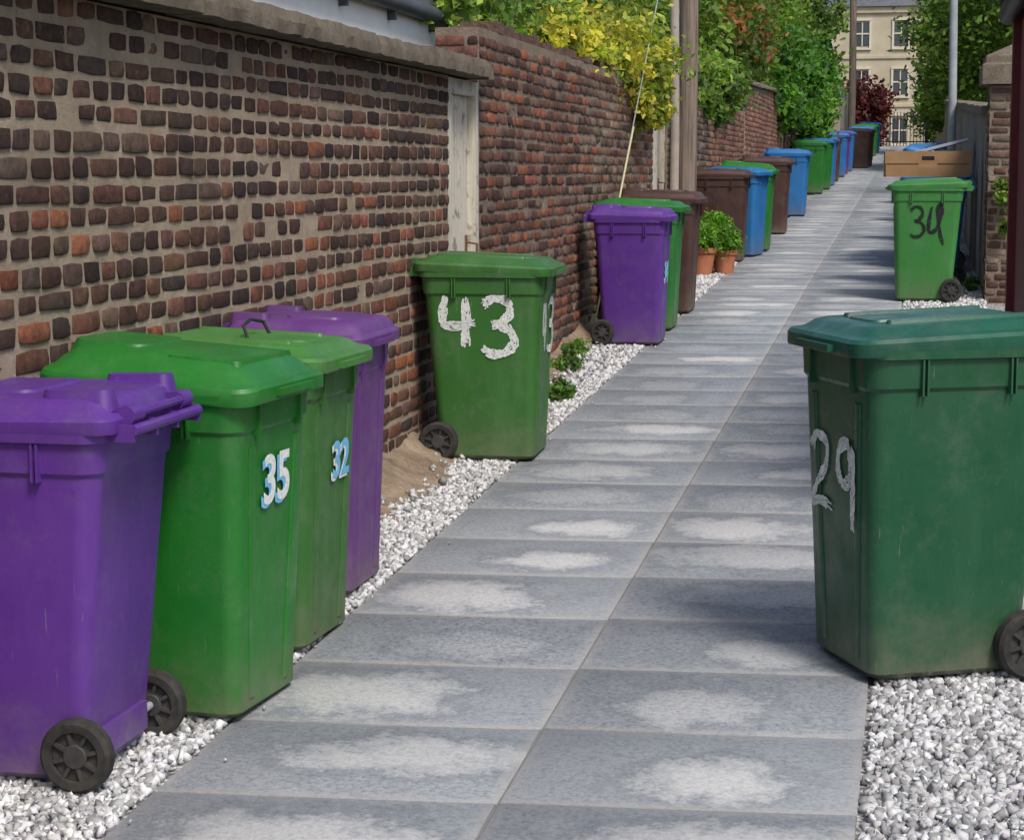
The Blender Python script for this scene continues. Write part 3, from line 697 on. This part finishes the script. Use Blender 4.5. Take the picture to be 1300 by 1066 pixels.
for (x,y,r) in ((-2.16,20.5,.19),(-1.98,20.05,.13),(-2.2,19.85,.15)):
    e=empty('potted_plant',(x,y,g(y)+.02)); h=r*1.9; mb=MB(); n=24
    def ring(rr,z): return [(rr*math.cos(2*math.pi*i/n),rr*math.sin(2*math.pi*i/n),z) for i in range(n)]
    mb.loft([ring(r*.72,0),ring(r*.95,h*.8),ring(r*1.05,h*.81),ring(r*1.08,h),ring(r*.95,h),ring(r*.93,h*.9)]); mb.obj('pot',[M_terra],e)
    leaves('foliage',[(0,0,h+.08,r*1.05,r*1.05,.14,36)],.04,[((.09,.22,.02),.6),((.14,.3,.03),.4)],e,60,.5)
for (x,y,rx,ry) in ((-2.33,11.6,.06,.12),(-2.3,12.6,.07,.2),(-2.12,11.3,.07,.09),(-2.38,13.3,.06,.2),(.60,14.9,.06,.15),(-2.35,17.6,.08,.3),(.52,18.6,.05,.2)):
    leaves('weeds',[(x,y,g(y)+.06,rx,ry,.05,14)],.04,[((.08,.17,.03),.6),((.12,.2,.04),.4)],None,40,.7)
leaves('wall_plant',[(.76,17.5,1.65,.08,.05,.12,8),(.80,17.52,1.35,.05,.04,.1,5)],.05,gr2,None,30,.9)
# ------------------------------------------------------------ end of lane
e=empty('iron_railings'); mb=MB(); zz=g(77.5)
for k in range(34): mb.box(-1.9+k*.13,-1.87+k*.13,77.48,77.52,zz,zz+1.35)
mb.box(-2,2.6,77.46,77.475,zz+.15,zz+.2); mb.box(-2,2.6,77.46,77.475,zz+1.15,zz+1.2)
for x in (-2.05,0.3,2.6): mb.box(x-.06,x+.06,77.4,77.6,zz,zz+1.5)
mb.obj('bars',[M_iron],e)
bd=empty('sandstone_tenement'); Y0=112; zb=g(90)-.2; top=11.3
mb=MB(); mb.box(-18,14,Y0,Y0+10,zb,top)
mb.box(-18.1,14.1,Y0-.15,Y0-.003,top-.35,top); mb.box(-18.05,14.05,Y0-.08,Y0-.003,zb+2.9,zb+3.05); mb.box(-18.05,14.05,Y0-.08,Y0-.003,zb+5.65,zb+5.8)
mb.obj('walls',[M_sand],bd)
mg_=MB(); mf=MB()
for fl in range(3):
    for k in range(14):
        x=-16.9+k*2.2; z=zb+.85+fl*2.75; W=.8; H=1.35
        mg_.box(x,x+W,Y0-.012,Y0-.004,z,z+H)
        mf.box(x-.12,x-.002,Y0-.09,Y0-.005,z-.1,z+H+.1); mf.box(x+W+.002,x+W+.12,Y0-.09,Y0-.005,z-.1,z+H+.1); mf.box(x-.12,x+W+.12,Y0-.11,Y0-.014,z-.2,z-.101); mf.box(x-.12,x+W+.12,Y0-.11,Y0-.014,z+H+.101,z+H+.22)
        mf.box(x,x+W,Y0-.05,Y0-.015,z+H/2,z+H/2+.08); mf.box(x+W/2-.03,x+W/2+.03,Y0-.045,Y0-.016,z,z+H)
mg_.obj('windows',[M_glass],bd); mf.obj('window_surrounds',[simple('pale_stone_trim',(.62,.57,.46),(.7,.65,.55),2,.9,.1,.005)],bd)
mb=MB(); mb.add([(-18.3,Y0-.3,top),(14.3,Y0-.3,top),(14.3,Y0+5,top+3.6),(-18.3,Y0+5,top+3.6),(-18.3,Y0+10.3,top),(14.3,Y0+10.3,top)],[(0,1,2,3),(3,2,5,4),(0,3,4),(1,5,2)]); mb.obj('roof',[M_slate],bd)
mb=MB()
for x in (-10,-3.4,5): mb.box(x,x+1.8,Y0+1.2,Y0+2.2,top+.5,top+3.4)
mb.obj('chimneys',[M_sand],bd)
# ------------------------------------------------------------ light
el,az=math.radians(52),math.radians(140)
sd=Vector((math.sin(az)*math.cos(el),math.cos(az)*math.cos(el),math.sin(el)))
w=bpy.data.worlds.new('World'); bpy.context.scene.world=w; w.use_nodes=True; nt=w.node_tree
sky=nt.nodes.new('ShaderNodeTexSky'); sky.sky_type='NISHITA'; sky.sun_disc=False; sky.sun_elevation=el; sky.sun_rotation=az; sky.dust_density=2.5; sky.air_density=1.0
nt.links.new(sky.outputs[0],nt.nodes['Background'].inputs[0]); nt.nodes['Background'].inputs[1].default_value=.148
sl=bpy.data.lights.new('sun','SUN'); sl.energy=2.9; sl.angle=math.radians(14); sl.color=(1,.95,.88)
so=bpy.data.objects.new('sun',sl); so.rotation_euler=(-sd).to_track_quat('-Z','Y').to_euler(); col.objects.link(so)
# ------------------------------------------------------------ camera
cd=bpy.data.cameras.new('camera'); cd.sensor_width=36; cd.sensor_fit='HORIZONTAL'; cd.lens=36*2400/1300; cd.shift_y=-45/1300; cd.clip_end=2000
co=bpy.data.objects.new('camera',cd); co.location=(0,0,1.82)
co.rotation_euler=(math.radians(90-6.37),0,math.radians(12.04)); col.objects.link(co)
bpy.context.scene.camera=co
vs=bpy.context.scene.view_settings; vs.view_transform='Standard'; vs.look='None'; vs.exposure=0
